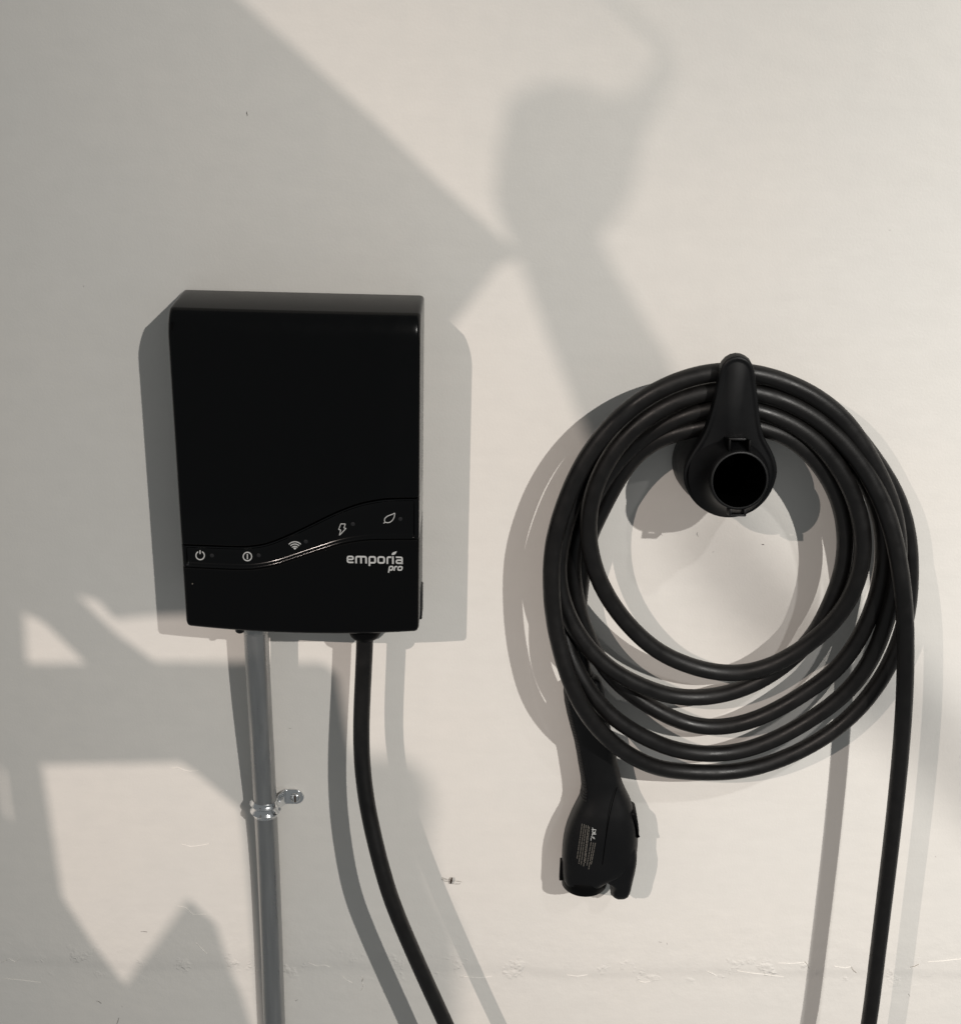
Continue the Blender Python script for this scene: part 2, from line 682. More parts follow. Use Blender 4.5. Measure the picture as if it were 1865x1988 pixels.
# small side latch low on the right flank, screw boss and cable gland underneath
p = at(816.5, 1168, .03)
link('side_latch', sharp(box_mesh('side_latch', XR - .002, XR + .0016, .014, .040, p.z - .017, p.z + .017, .0012)), 'plastic', chg)
p = at(464, 1224, .075)
link('bottom_screw', sharp(py_mesh('bottom_screw', *lathe([(-.002, .0050), (.0060, .0050), (.0078, .0044), (.0090, .0028), (.0094, .001)], Vector((p.x, -.070, chin(p.x))), (0, 0, -1), 20)), 40), 'plastic', chg)
c8 = crop(680, 1320, 3.4286)
g = at(*c8(316, 90), .052)
GX = g.x
GZ = chin(GX)
gl = link('cable_gland', sharp(py_mesh('cable_gland', *lathe([(-.002, .0172), (.001, .0178), (.0105, .0178), (.0140, .0172), (.0170, .0158), (.0196, .0134), (.0212, .0106), (.0216, .0085)], Vector((GX, -.052, GZ)), (0, 0, -1), 40)), 50), 'plastic_dark', chg)
# conduit hub under the box
c6 = crop(460, 1320, 4.14)
hx = at(*c6(339, 60), .042).x
link('conduit_hub', sharp(py_mesh('conduit_hub', *lathe([(-.002, .0150), (.0195, .0150), (.0200, .0146), (.0205, .0136)], Vector((hx, -.042, chin(hx))), (0, 0, -1), 32)), 40), 'pipe', chg)

# printed icons, measured off the enlarged crops
c3 = crop(380, 1060, 7.173)
c4 = crop(600, 1040, 5.828)


def band_map(cf_):
    def g_(x, y):
        q = at(*cf_(x, y), FD - .0021)
        return Vector((q.x, -(bulge(q.x) - .0030 + .00005), q.z))
    return g_


b3, b4 = band_map(c3), band_map(c4)
strokes('power_icon', [(arc(312, 830, 64, -62, 242, 30), 15, False), ([(310, 752), (311, 808)], 17, False)], b3, 'print', band)
strokes('alert_icon', [(arc(1031, 841, 64, 0, 350, 36)[:-1], 15, True), ([(1031, 802), (1031, 880)], 16, False)], b3, 'print', band)
wf = [(arc(140, 718, r, 224, 316, 14), 11, False) for r in (46, 74, 102)]
wf.append(('fill', [(120, 695), (126, 689), (140, 687), (154, 689), (160, 695), (140, 714)]))
strokes('wireless_icon', wf, b4, 'print', band)
strokes('bolt_icon', [(rounded([(707, 396), (763, 398), (744, 447), (771, 452), (690, 537), (705, 472), (680, 466)], 5, True), 9, True)], b4, 'print', band)
leaf = [(1232, 392), (1252, 380), (1243, 356), (1250, 330), (1275, 307), (1310, 292), (1345, 280), (1371, 266), (1368, 300), (1358, 330), (1340, 358), (1312, 380), (1285, 386), (1256, 381)]
strokes('leaf_icon', [(rounded(leaf, 8), 9, False)], b4, 'print', band)


def disc(name, px, d, r, mat, parent, h=.0004):
    q = at(*px, d)
    return sub(name, sharp(py_mesh(name, *lathe([(0, r), (h * .6, r), (h, r * .8)], Vector((q.x, -d, q.z)), (0, -1, 0), 20))), mat, parent)


for px in (c3(492, 830), c3(1202, 826), c4(275, 618), c4(855, 403), c4(1440, 340)):
    q = at(*px, FD - .002)
    disc('indicator_light', px, bulge(q.x) - .0030, .0021, 'led', band)

# lettering: 'emporia' with a leaf for the dot, 'pro' below it
o0, o1 = at(*c4(780, 900), FD), at(*c4(1472, 870), FD)
U = (o1.x - o0.x) / 6.9
LZ = (o0.z + o1.z) / 2


def logo_map(x, y):
    X = o0.x + x * U
    return Vector((X, -(bulge(X) + .00004), LZ + y * U * 1.02))


W = .205
em = [
    (rounded([(.14, .50), (.79, .50), (.79, .89), (.11, .89), (.11, .11), (.84, .11)], .22), W * .92, False),
    (rounded([(1.16, 0), (1.16, .89), (2.38, .89), (2.38, 0)], .2), W, False), ([(1.77, 0), (1.77, .89)], W, False),
    (rounded([(2.79, -.32), (2.79, .89), (3.49, .89), (3.49, .11), (2.79, .11)], .2), W, False),
    (rounded([(3.86, .11), (3.86, .89), (4.60, .89), (4.60, .11)], .24, True), W, True),
    (rounded([(4.99, 0), (4.99, .89), (5.46, .89)], .2), W, False),
    ([(5.67, 0), (5.67, 1.0)], W, False),
    (rounded([(6.03, .89), (6.79, .89), (6.79, .11), (6.10, .11), (6.10, .51), (6.79, .51)], .2), W * .92, False), ([(6.79, .2), (6.79, 0)], W * .92, False),
    ('fill', [(5.50, 1.20), (5.56, 1.40), (5.70, 1.53), (5.90, 1.60), (6.14, 1.70), (6.08, 1.50), (5.98, 1.33), (5.82, 1.22), (5.64, 1.19)]),
]
logo = strokes('logo_lettering', em, logo_map, 'print', lower, .0002)
sh = .16


def pro_map(x, y):
    return logo_map(5.08 + (x + y * sh) * .63, -.90 + y * .63)


pw = .26
pr = [
    (rounded([(.15, -.42), (.15, .88), (.80, .88), (.80, .13), (.15, .13)], .22), pw, False),
    (rounded([(1.17, 0), (1.17, .87), (1.62, .87)], .22), pw, False),
    (rounded([(1.86, .13), (1.86, .88), (2.62, .88), (2.62, .13)], .3, True), pw, True),
]
strokes('model_lettering', pr, pro_map, 'print', lower, .0002)
q = at(*c2(210, 637), FD)
disc('dust_fleck', c2(210, 637), FD, .0007, 'print_dim', lower, .0012)

# ------------------------------------------------------------------ conduit and strap
pipe_px = [(497, 1225, .0425), (500.5, 1300, .0405), (505.5, 1390, .0355), (510.5, 1478, .0285), (515, 1565, .0215), (520, 1660, .0165), (526, 1800, .0150), (533, 1990, .0148), (548, 2250, .0148)]
pts = [at(*q_) for q_ in pipe_px]
pts.insert(0, Vector((pts[0].x, pts[0].y, chin(pts[0].x) - .001)))
PIPE_R = .0134
path = smooth_path(catmull(pts, .006), 24)
con = link('conduit', sharp(py_mesh('conduit', *tube(path, PIPE_R, 32)), 50), 'pipe')
tag(con, 'grey galvanised steel conduit pipe running down from under the charger', 'conduit')

strap_c = at(*c6(418, 1600), .017)
SC = min(path, key=lambda p_: abs(p_.z - (strap_c.z + .004)))
strap = empty('conduit_strap', (SC.x, 0, SC.z), 'shiny one-hole metal strap clamping the conduit to the wall', 'pipe strap')
NW = 21
HW = .0105
secs = []
for k in range(NW):
    t = k / (NW - 1) * 2 - 1
    rib = .0024 * math.exp(-((abs(t) - .48) / .17) ** 2) - .0006 * (abs(t) > .95)
    z = SC.z + t * HW
    ring = []
    r0 = PIPE_R + .0004
    prof = []
    for j in range(25):
        a = math.radians(188 - j * (188 + 8) / 24)
        prof.append((SC.x + (r0 + .0016 + rib) * math.cos(a), -SC.y + (r0 + .0016 + rib) * math.sin(a)))
    back = []
    for j in range(25):
        a = math.radians(188 - j * (188 + 8) / 24)
        back.append((SC.x + r0 * math.cos(a), -SC.y + r0 * math.sin(a)))
    ring = [Vector((x, -max(d, .0008), z)) for x, d in prof] + [Vector((x, -max(d, .0004), z)) for x, d in back[::-1]]
    secs.append(ring)
link('clamp_band', sharp(py_mesh('clamp_band', *loft(secs)), 60), 'chrome', strap)
# ear: curved foot then a flat rounded tab with a screw
ex0 = SC.x + PIPE_R + .0006
EL = .0285
secs = []
for k in range(14):
    t = k / 13
    x = ex0 + t * EL
    up = .0155 * max(0, 1 - t * 3.2) ** 2
    hw = HW * .96
    if t > .64:
        hw = HW * .96 * math.sqrt(max(.02, 1 - ((t - .64) / .36) ** 2))
    th = .0020
    row = []
    base = .0008 + up
    for s_, dd in ((-1, 0), (-1, th * .6), (-.9, th), (-.3, th + .0004), (.3, th + .0004), (.9, th), (1, th * .6), (1, 0)):
        row.append(Vector((x, -(base + dd), SC.z + s_ * hw)))
    secs.append(row)
link('strap_ear', sharp(py_mesh('strap_ear', *loft(secs)), 60), 'chrome', strap)
sx = ex0 + EL * .66
scr = link('screw_head', sharp(py_mesh('screw_head', *lathe([(0, .0062), (.0012, .0062), (.0026, .0052), (.0034, .0032), (.0037, .001)], Vector((sx, -.0030, SC.z)), (0, -1, 0), 24)), 40), 'chrome', strap)
sub('screw_slot', box_mesh('screw_slot', sx - .0009, sx + .0009, .0058, .0071, SC.z - .0042, SC.z + .0042), 'bronze', scr, False)

# ------------------------------------------------------------------ cable holster
ch7 = crop(1380, 720, 4.85)
HXC = .2482
AX = Vector((0, -math.cos(math.radians(11.5)), math.sin(math.radians(11.5))))
FL = Vector((HXC, 0, -.5475))
hol = empty('cable_holster', (HXC, 0, -.60), 'black plastic holster with round socket and upright hook carrying the coiled cable', 'cable holder')
RP = .0468
# base drum: oblique, sits flat on the wall and leans up towards the plate
secs = []
for d, r in ((0, .0455), (.004, .0470), (.030, .0470), (.060, .0455), (.080, .0440)):
    c = FL + AX * (d / math.cos(math.radians(11.5)))
    secs.append([Vector((c.x + r * math.cos(2 * math.pi * j / 48), -d - .0003, c.z + r * math.sin(2 * math.pi * j / 48))) for j in range(48)])
for d, r in ((.080, .0300), (.012, .0300)):
    c = FL + AX * (d / math.cos(math.radians(11.5)))
    secs.append([Vector((c.x + r * math.cos(2 * math.pi * j / 48), -d - .0003, c.z + r * math.sin(2 * math.pi * j / 48))) for j in range(48)])
link('base_drum', sharp(py_mesh('base_drum', *loft(secs)), 50), 'plastic', hol)
# teardrop plate: outline in the plane parallel to the wall
PZ = FL.z + math.tan(math.radians(11.5)) * .088
HT = -.4085


plate_px = [(700, 300), (672, 460), (640, 620), (600, 770), (550, 920), (485, 1045), (405, 1165), (345, 1275), (320, 1365), (322, 1440), (342, 1520), (390, 1610), (455, 1690),
            (540, 1755), (640, 1803), (750, 1826), (860, 1822), (960, 1795), (1060, 1745), (1150, 1665), (1220, 1565), (1262, 1460), (1282, 1360), (1272, 1265), (1240, 1170), (1195, 1085),
            (1150, 1000), (1122, 900), (1102, 760), (1085, 600), (1065, 430), (1040, 275), (1010, 222), (965, 188), (920, 170), (870, 164), (815, 176), (765, 205), (725, 248)]
plate_w = [at(*ch7(x, y), .0925) for x, y in plate_px]
plate_c = Vector((sum(p_.x for p_ in plate_w) / len(plate_w), sum(p_.z for p_ in plate_w) / len(plate_w)))
plate_2d = catmull([Vector((p_.x, p_.z, 0)) for p_ in plate_w + plate_w[:1]], .004)[:-1]


def plate_outline(grow):
    o = []
    n = len(plate_2d)
    for i in range(n):
        t = (plate_2d[(i + 1) % n] - plate_2d[i - 1]).normalized()
        q = plate_2d[i] + Vector((-t.y, t.x, 0)) * -grow
        o.append((q.x, q.y))
    return o


def slab(name, outl, steps):
    secs = [[Vector((x, -d, z)) for x, z in outl(g_)] for d, g_ in steps]
    for d in (steps[-1][0], steps[0][0]):      # the socket passes through: inner rim of the hole
        ring = []
        for q_ in secs[0]:
            v_ = Vector((q_.x - HXC, 0, q_.z - PZ)).normalized() * .0302
            ring.append(Vector((HXC + v_.x, -d, PZ + v_.z)))
        secs.append(ring)
    return py_mesh(name, *loft(secs, closed=True))


plate = link('hook_plate', sharp(slab('hook_plate', plate_outline, [(.0795, -.0012), (.0805, 0), (.0905, 0), (.0918, -.0006), (.0925, -.0018), (.0926, -.0034), (.0921, -.0042), (.0921, -.0062), (.0925, -.007)]), 45), 'plastic', hol)
# hook stem from wall to plate top, under which the cable hangs
# (the cable rests on the stem's saddle)
secs = []
for d, r in ((.001, .0140), (.012, .0120), (.060, .0120), (.080, .0150)):
    c = Vector((HXC - .002, -d, -.474))
    secs.append([Vector((c.x + r * 1.5 * math.cos(2 * math.pi * j / 24), c.y, c.z + r * math.sin(2 * math.pi * j / 24))) for j in range(24)])
link('hook_stem', sharp(py_mesh('hook_stem', *loft(secs)), 50), 'plastic', hol)
# socket: funnel from the plate out to a thin rim, open tube inside
PC = Vector((HXC, -.0915, PZ))
AXS = Vector((.10, -.972, .21)).normalized()
RO = .0290
prof = [(.0005, .0425), (.003, .0405), (.009, .0360), (.018, .0318), (.027, RO + .0004), (.0355, RO), (.0362, RO - .0008), (.0360, RO - .0022), (.034, RO - .0026)]
link('socket', sharp(py_mesh('socket', *lathe(prof, PC, AXS, 56, caps=False)), 50), 'plastic', hol)
link('socket_bore', sharp(py_mesh('socket_bore', *lathe([(.0341, RO - .0026), (.0, RO - .0032), (-.080, RO - .0040), (-.0801, .001)], PC, AXS, 48, caps=False)), 50), 'bore', hol)
AX = AXS
UP = AX.cross(Vector((1, 0, 0)))
if UP.z < 0:
    UP = -UP


def oriented_box(name, c, hx_, hu, ha, bev=.0008):
    b = bmesh.new()
    bmesh.ops.create_cube(b, size=2)
    for v in b.verts:
        v.co = c + Vector((1, 0, 0)) * (v.co.x * hx_) + UP * (v.co.y * hu) + AX * (v.co.z * ha)
    bmesh.ops.recalc_face_normals(b, faces=b.faces)
    if bev:
        bmesh.ops.bevel(b, geom=b.edges[:], offset=bev, segments=2, affect='EDGES', profile=.5)
    me_ = bpy.data.meshes.new(name)
    b.to_mesh(me_)
    b.free()
    return me_


# latch window on top of the funnel: two cheeks and a dark recess; key lug under the rim
for s_ in (-1, 1):
    link('latch_cheek', sharp(oriented_box('latch_cheek', PC + Vector((s_ * .0098, 0, 0)) + UP * .0335 + AX * .016, .0012, .0060, .013)), 'plastic_dark', hol)
link('latch_bridge', sharp(oriented_box('latch_bridge', PC + UP * .0385 + AX * .010, .0086, .0013, .010)), 'plastic', hol)
link('latch_recess', sharp(oriented_box('latch_recess', PC + UP * .0405 + AX * .0035, .0088, .0030, .0042)), 'plastic_dark', hol)
for s_ in (-1, 1):
    link('key_lug', sharp(oriented_box('key_lug', PC + Vector((s_ * .0070, 0, 0)) - UP * .0316 + AX * .030, .0013, .0034, .0062)), 'plastic', hol)
link('key_lug_web', sharp(oriented_box('key_lug_web', PC - UP * .0348 + AX * .030, .0082, .0010, .0062)), 'plastic', hol)

# ------------------------------------------------------------------ charging cable
c3L = lambda x, y: (x * .19676 + 917.4, y * .19676 + 688.0)
c4L = lambda x, y: (x * .19676 + 917.4, y * .19676 + 1009.1)
c5B = lambda x, y: (x * .19676 + 1238.4, y * .19676 + 1146.7)
c6R = lambda x, y: (x * .18838 + 1513.7, y * .18838 + 825.6)
c7R = lambda x, y: (x * .18838 + 1513.7, y * .18838 + 1146.7)
c5C = lambda x, y: (x * .2445 + 1036.6, y * .2445 + 1284.3)


def seg_(cf_, *pts):
    return [(*cf_(x, y), d) for x, y, d in pts]


def ident(x, y):
    return x, y


K = []
# left drop out of the gland, swinging below the frame and back up on the right
K += seg_(c8, (316, 60, .052), (314, 160, .052), (303, 400, .0525), (289, 700, .054), (289, 950, .058), (318, 1250, .067), (368, 1500, .076), (430, 1750, .084), (500, 1988, .091))
K += [(868, 1995, .0975), (935, 2130, .103), (1060, 2290, .108), (1250, 2390, .110), (1450, 2380, .108), (1600, 2250, .103), (1660, 2110, .098), (1686, 1990, .094)]
K += [(1700, 1880, .092), (1716, 1750, .090), (1734, 1600, .0885), (1749, 1450, .087), (1757, 1320, .086)]
K += seg_(c6R, (1285, 1850, .084), (1240, 1500, .082), (1172, 1100, .079), (1080, 830, .076), (960, 570, .073), (825, 365, .071), (670, 170, .070), (500, 0, .069))
K += [(1540, 781, .069), (1478, 761, .068), (1425, 752, .068), (1372, 755, .068), (1325, 768, .068)]
# T2 -> inner left front strand -> bottom A -> right b -> T3
K += seg_(c3L, (1865, 520, .068), (1575, 700, .068), (1450, 850, .068), (1345, 1000, .068), (1255, 1135, .067), (1150, 1430, .066), (1122, 1650, .065), (1132, 1860, .064))
K += seg_(c4L, (1165, 400, .062), (1255, 640, .060), (1405, 890, .057), (1600, 1120, .054), (1865, 1340, .051))
K += seg_(c5B, (250, 640, .050), (500, 752, .049), (780, 830, .049), (1000, 840, .050), (1300, 770, .053), (1600, 595, .058), (1865, 390, .063))
K += seg_(c7R, (600, 290, .066), (755, 50, .068))
K += seg_(c6R, (850, 1500, .069), (878, 1250, .069), (868, 1100, .069), (800, 800, .069), (700, 560, .069), (550, 340, .069), (390, 150, .069), (200, 0, .069))
K += [(1478, 795, .068), (1425, 783, .068), (1372, 790, .067), (1325, 806, .062)]
# T3 -> L3 -> bottom C -> right c -> hidden top
K += seg_(c3L, (1865, 690, .056), (1650, 830, .050), (1450, 1010, .047), (1290, 1220, .045), (1150, 1480, .043), (1055, 1760, .041))
K += seg_(c4L, (1005, 200, .040), (985, 466, .038), (988, 620, .036), (1010, 800, .034), (1080, 1050, .032), (1190, 1300, .032), (1360, 1560, .034), (1600, 1770, .037), (1865, 1900, .039))
K += seg_(c5B, (300, 1275, .040), (500, 1340, .040), (720, 1370, .040), (1000, 1335, .041), (1300, 1220, .043), (1600, 1050, .045), (1865, 860, .047))
K += seg_(c7R, (500, 910, .048), (700, 690, .049), (850, 450, .050), (960, 200, .050), (1025, 0, .050))
K += seg_(c6R, (1078, 1500, .050), (1085, 1200, .050), (1050, 930, .050), (960, 680, .049), (830, 460, .048), (640, 230, .047), (430, 60, .046))
K += [(1540, 795, .046), (1478, 768, .045), (1425, 757, .045), (1372, 760, .044), (1310, 782, .042)]
# hidden -> D left -> bottom D -> t1 right -> T1
K += seg_(c3L, (1640, 700, .040), (1420, 880, .038), (1240, 1110, .036), (1080, 1400, .034), (980, 1640, .032), (905, 1880, .030))
K += seg_(c4L, (850, 200, .030), (838, 500, .031), (842, 800, .036), (868, 1000, .043), (915, 1230, .052), (985, 1450, .060))
K += seg_(c5C, (330, 60, .0625), (395, 190, .0645), (500, 335, .066), (650, 475, .0655), (850, 597, .062), (1088, 700, .056))
K += seg_(c5B, (300, 1555, .052), (480, 1605, .049), (720, 1632, .046), (1000, 1600, .044), (1300, 1500, .043), (1600, 1340, .043), (1865, 1165, .044))
K += seg_(c7R, (600, 1150, .046), (850, 870, .049), (1000, 600, .053), (1095, 340, .056), (1155, 100, .058))
K += seg_(c6R, (1215, 1600, .059), (1238, 1300, .060), (1218, 1050, .061), (1152, 780, .063), (1075, 595, .065), (960, 390, .067), (850, 200, .068), (745, 0, .069))
K += [(1600, 778, .069), (1540, 745, .069), (1478, 724, .069), (1425, 717, .069), (1372, 720, .069), (1320, 735, .069)]
# T1 -> outer left front strand -> bottom E -> outermost right -> hidden top
K += seg_(c3L, (1690, 405, .0705), (1495, 555, .072), (1310, 745, .073), (1165, 925, .073), (1035, 1148, .073), (945, 1350, .073), (878, 1545, .0725), (828, 1725, .072))
K += seg_(c4L, (800, 115, .072), (777, 300, .0715), (770, 466, .071), (768, 650, .071), (778, 850, .072), (802, 1050, .074), (848, 1250, .077), (912, 1450, .079))
K += seg_(c5C, (270, 150, .0815), (335, 300, .082), (430, 450, .080), (560, 600, .076), (700, 720, .071), (880, 818, .065), (1088, 895, .060))
K += seg_(c5B, (300, 1755, .056), (500, 1795, .053), (740, 1808, .050), (1000, 1790, .047), (1300, 1715, .045), (1600, 1590, .043), (1865, 1440, .042))
K += seg_(c7R, (600, 1420, .041), (850, 1190, .040), (1030, 950, .040), (1150, 740, .040), (1250, 500, .040), (1320, 250, .040))
K += seg_(c6R, (1340, 1700, .041), (1350, 1450, .042), (1325, 1120, .043), (1230, 760, .044), (1110, 540, .044), (960, 330, .045), (800, 110, .045))
K += [(1620, 798, .045), (1545, 758, .045), (1478, 738, .044), (1425, 731, .0435), (1372, 733, .043), (1300, 757, .042)]
# hidden -> B left -> bottom B -> right a -> T4
K += seg_(c3L, (1640, 560, .042), (1420, 740, .043), (1230, 950, .045), (1060, 1270, .047), (950, 1560, .049), (880, 1830, .050))
K += seg_(c4L, (838, 300, .0505), (828, 560, .051), (868, 780, .053), (932, 970, .056), (1055, 1185, .058), (1250, 1405, .058), (1500, 1580, .056), (1865, 1720, .050))
K += seg_(c5B, (250, 1050, .046), (500, 1075, .043), (800, 1052, .041), (1100, 960, .040), (1400, 780, .041), (1650, 560, .044), (1840, 330, .047))
K += seg_(c7R, (460, 240, .048), (590, 0, .049))
K += seg_(c6R, (672, 1450, .051), (692, 1200, .052), (680, 1000, .053), (610, 730, .055), (480, 480, .058), (300, 260, .061), (100, 90, .064))
K += [(1478, 828, .066), (1425, 816, .066), (1372, 823, .064), (1325, 838, .059)]
# T4 -> back inner left strand -> plug
K += seg_(c3L, (1800, 800, .053), (1640, 935, .046), (1490, 1115, .041), (1370, 1320, .038), (1275, 1530, .037), (1195, 1730, .037))
K += seg_(c4L, (1140, 80, .0385), (1095, 400, .035), (1055, 700, .024), (1035, 950, .020), (1035, 1200, .021), (1065, 1420, .024), (1105, 1580, .026))
CORD_R = .0092
pts = [at(x, y, d) for x, y, d in K]
path = smooth_path(catmull(pts, .005), 46)
cab = empty('charging_cable', at(1135, 1740, 0), 'thick black charging cable coiled over the holster hook with plug hanging below', 'charging cable')
cord = link('cord', sharp(py_mesh('cord', *tube(path, CORD_R, 20)), 60), 'rubber', cab)

# plug: profile measured row by row (crop y, left, right, depth of centre, half thickness)
rows = [
    (120, 420, 500, .028, .0065), (135, 360, 520, .028, .0110), (165, 285, 538, .028, .0145), (205, 236, 550, .028, .0165), (300, 241, 566, .028, .0178),
    (400, 262, 584, .028, .0180), (500, 288, 602, .028, .0180), (600, 316, 624, .028, .0180), (700, 336, 646, .028, .0182),
    (800, 352, 661, .028, .0186), (900, 370, 684, .0285, .0192), (980, 377, 708, .029, .0200), (1040, 370, 735, .030, .0210), (1100, 348, 765, .031, .0225),
    (1160, 318, 785, .032, .0240), (1230, 284, 806, .0325, .0252), (1310, 254, 820, .033, .0258), (1400, 232, 823, .033, .0260),
    (1500, 221, 814, .033, .0260), (1570, 220, 800, .033, .0262), (1625, 221, 750, .033, .0258), (1665, 223, 660, .033, .0254), (1695, 227, 590, .033, .0250), (1712, 232, 570, .033, .0244)]


def plug_section(cy, l, r, d, h, n=36, ex=2.6, shift=0):
    out = []
    cx_ = (l + r) / 2
    A = at(*c5C(l, cy), d)
    B = at(*c5C(r, cy), d)
    C_ = (A + B) / 2
    hw = (B - A) / 2
    for j in range(n):
        a = 2 * math.pi * j / n
        ca, sa = math.cos(a), math.sin(a)
        ux = math.copysign(abs(ca) ** (2 / ex), ca)
        uy = math.copysign(abs(sa) ** (2 / ex), sa)
        out.append(C_ + hw * ux + Vector((0, -h * uy, 0)))
    return out


ys = [r_[0] for r_ in rows]
fine_rows = []
for i in range(70):
    cy = 120 + (1712 - 120) * i / 69
    fine_rows.append((cy,) + tuple(smooth_interp([(r_[0], r_[k]) for r_ in rows], cy) for k in (1, 2, 3, 4)))
con_ = link('plug', sharp(py_mesh('plug', *loft([plug_section(*r_) for r_ in fine_rows])), 60), 'plastic', cab)
con_['label'] = 'black pistol-shaped charging plug hanging nose down'
# ribbed grip along the left flank of the handle
for i in range(38):
    cy = 215 + i * 22.5
    l = interp([(r_[0], r_[1]) for r_ in rows], cy)
    r = interp([(r_[0], r_[2]) for r_ in rows], cy)
    h = interp([(r_[0], r_[4]) for r_ in rows], cy)
    d = interp([(r_[0], r_[3]) for r_ in rows], cy)
    secs = []
    full = plug_section(cy, l, r, d, h, 72)
    full2 = plug_section(cy, l - 3.2, r, d, h + .0006, 72)
    v, f = [], []
    idx = [j for j in range(27, 43)]
    wz = .0012
    for j in idx:
        v += [full[j] + Vector((0, 0, wz)), full2[j] + Vector((0, 0, .0004)), full2[j] - Vector((0, 0, .0004)), full[j] - Vector((0, 0, wz))]
    for q in range(len(idx) - 1):
        for s_ in range(3):
            f.append((4 * q + s_, 4 * q + s_ + 1, 4 * q + s_ + 5, 4 * q + s_ + 4))
    sub('grip_rib', py_mesh('grip_rib', v, f), 'grip', con_)
# nose: round connector barrel pointing down, open end
nA, nB = at(*c5C(221, 1690), .033), at(*c5C(578, 1690), .033)
NR = (nB.x - nA.x) / 2
nc = (nA + nB) / 2
nz0 = at(*c5C(400, 1684), .033).z
nz1 = at(*c5C(400, 1762), .033).z
H_ = nz0 - nz1
nx_off = (at(*c5C(398, 1790), .033).x - nc.x)
nose_o = Vector((nc.x, -.033, nz0))
nax = Vector((nx_off * .4, 0, -H_)).normalized()
nose = link('nose', sharp(py_mesh('nose', *lathe([(-.003, NR * .95), (0, NR), (H_ - .001, NR), (H_, NR - .0008), (H_, NR - .0028), (H_ - .010, NR - .003)], nose_o, nax, 48)), 40), 'plastic_dark', cab)
sub('contact_block', sharp(py_mesh('contact_block', *lathe([(H_ - .012, NR * .80), (H_ - .004, NR * .80), (H_ - .003, NR * .78)], nose_o, nax, 32))), 'plastic_dark', nose)
a, b = at(*c5C(206, 1575), .033), at(*c5C(238, 1725), .033)
sub('key_ridge', sharp(box_mesh('key_ridge', a.x, b.x + .003, .0285, .0375, b.z, a.z, .0006)), 'plastic_dark', nose)


def prism(name, outl, d0, d1, bev, mat, parent, cf_=c5C, sub_=False):
    dm = (d0 + d1) / 2
    pts_ = [at(*cf_(x, y), dm) for x, y in outl]
    cx_ = sum(p_.x for p_ in pts_) / len(pts_)
    cz_ = sum(p_.z for p_ in pts_) / len(pts_)
    b_ = bmesh.new()
    vs_ = [b_.verts.new((p_.x, -d0, p_.z)) for p_ in pts_]
    fc = b_.faces.new(vs_)
    e = bmesh.ops.extrude_face_region(b_, geom=[fc])
    nv = [q for q in e['geom'] if isinstance(q, bmesh.types.BMVert)]
    bmesh.ops.translate(b_, verts=nv, vec=(0, -(d1 - d0), 0))
    bmesh.ops.recalc_face_normals(b_, faces=b_.faces)
    if bev:
        ed = [e_ for e_ in b_.edges if abs(e_.verts[0].co.y - e_.verts[1].co.y) < 1e-6]
        bmesh.ops.bevel(b_, geom=ed, offset=bev, segments=3, affect='EDGES', profile=.5)
    me_ = bpy.data.meshes.new(name)
    b_.to_mesh(me_)
    b_.free()
    sharp(me_, 45)
    return sub(name, me_, mat, parent) if sub_ else link(name, me_, mat, parent)


# latch housing on the right flank of the plug: seam, lever button, hooked tip
hrows = [(1420, 640, 806, .033, .0170), (1500, 600, 812, .033, .0210), (1560, 575, 808, .033, .0218), (1620, 560, 798, .033, .0216), (1665, 552, 788, .033, .0210), (1695, 562, 781, .033, .0204),
         (1716, 592, 776, .033, .0198), (1735, 618, 771, .033, .0194), (1760, 612, 766, .033, .0190), (1790, 606, 758, .033, .0182), (1812, 612, 748, .033, .0170), (1828, 632, 728, .033, .0150)]
link('latch_housing', sharp(py_mesh('latch_housing', *loft([plug_section(*r_, ex=4.0) for r_ in hrows])), 45), 'plastic', cab)
prism('latch_tip', [(606, 1790), (700, 1800), (690, 1828), (668, 1864), (640, 1852), (604, 1822)], .025, .041, .0012, 'plastic', cab)
but = rounded([(752, 1165), (776, 1150), (804, 1166), (818, 1230), (826, 1300), (824, 1362), (796, 1335), (772, 1290), (752, 1235)], 10, True, 3)
prism('latch_button', but, .0200, .0460, .003, 'plastic_dark', cab)
# small print on the plug: rows of tiny type and a mark, unreadable at this size
fr_tab = [(r_[0], r_[3] + r_[4]) for r_ in rows]


def plug_print(x, y):
    l = interp([(r_[0], r_[1]) for r_ in rows], y)
    r = interp([(r_[0], r_[2]) for r_ in rows], y)
    d0 = interp([(r_[0], r_[3]) for r_ in rows], y)
    h = interp([(r_[0], r_[4]) for r_ in rows], y)
    d = d0 + h
    for _ in range(4):
        q_ = at(*c5C(x, y), d)
        A, B = at(*c5C(l, y), d0), at(*c5C(r, y), d0)
        t = min(.98, abs((q_.x - (A.x + B.x) / 2) / ((B.x - A.x) / 2)))
        d = d0 + h * (1 - t ** 2.6) ** (1 / 2.6)
    q_ = at(*c5C(x, y), d)
    return q_ + Vector((0, -.0002, 0))


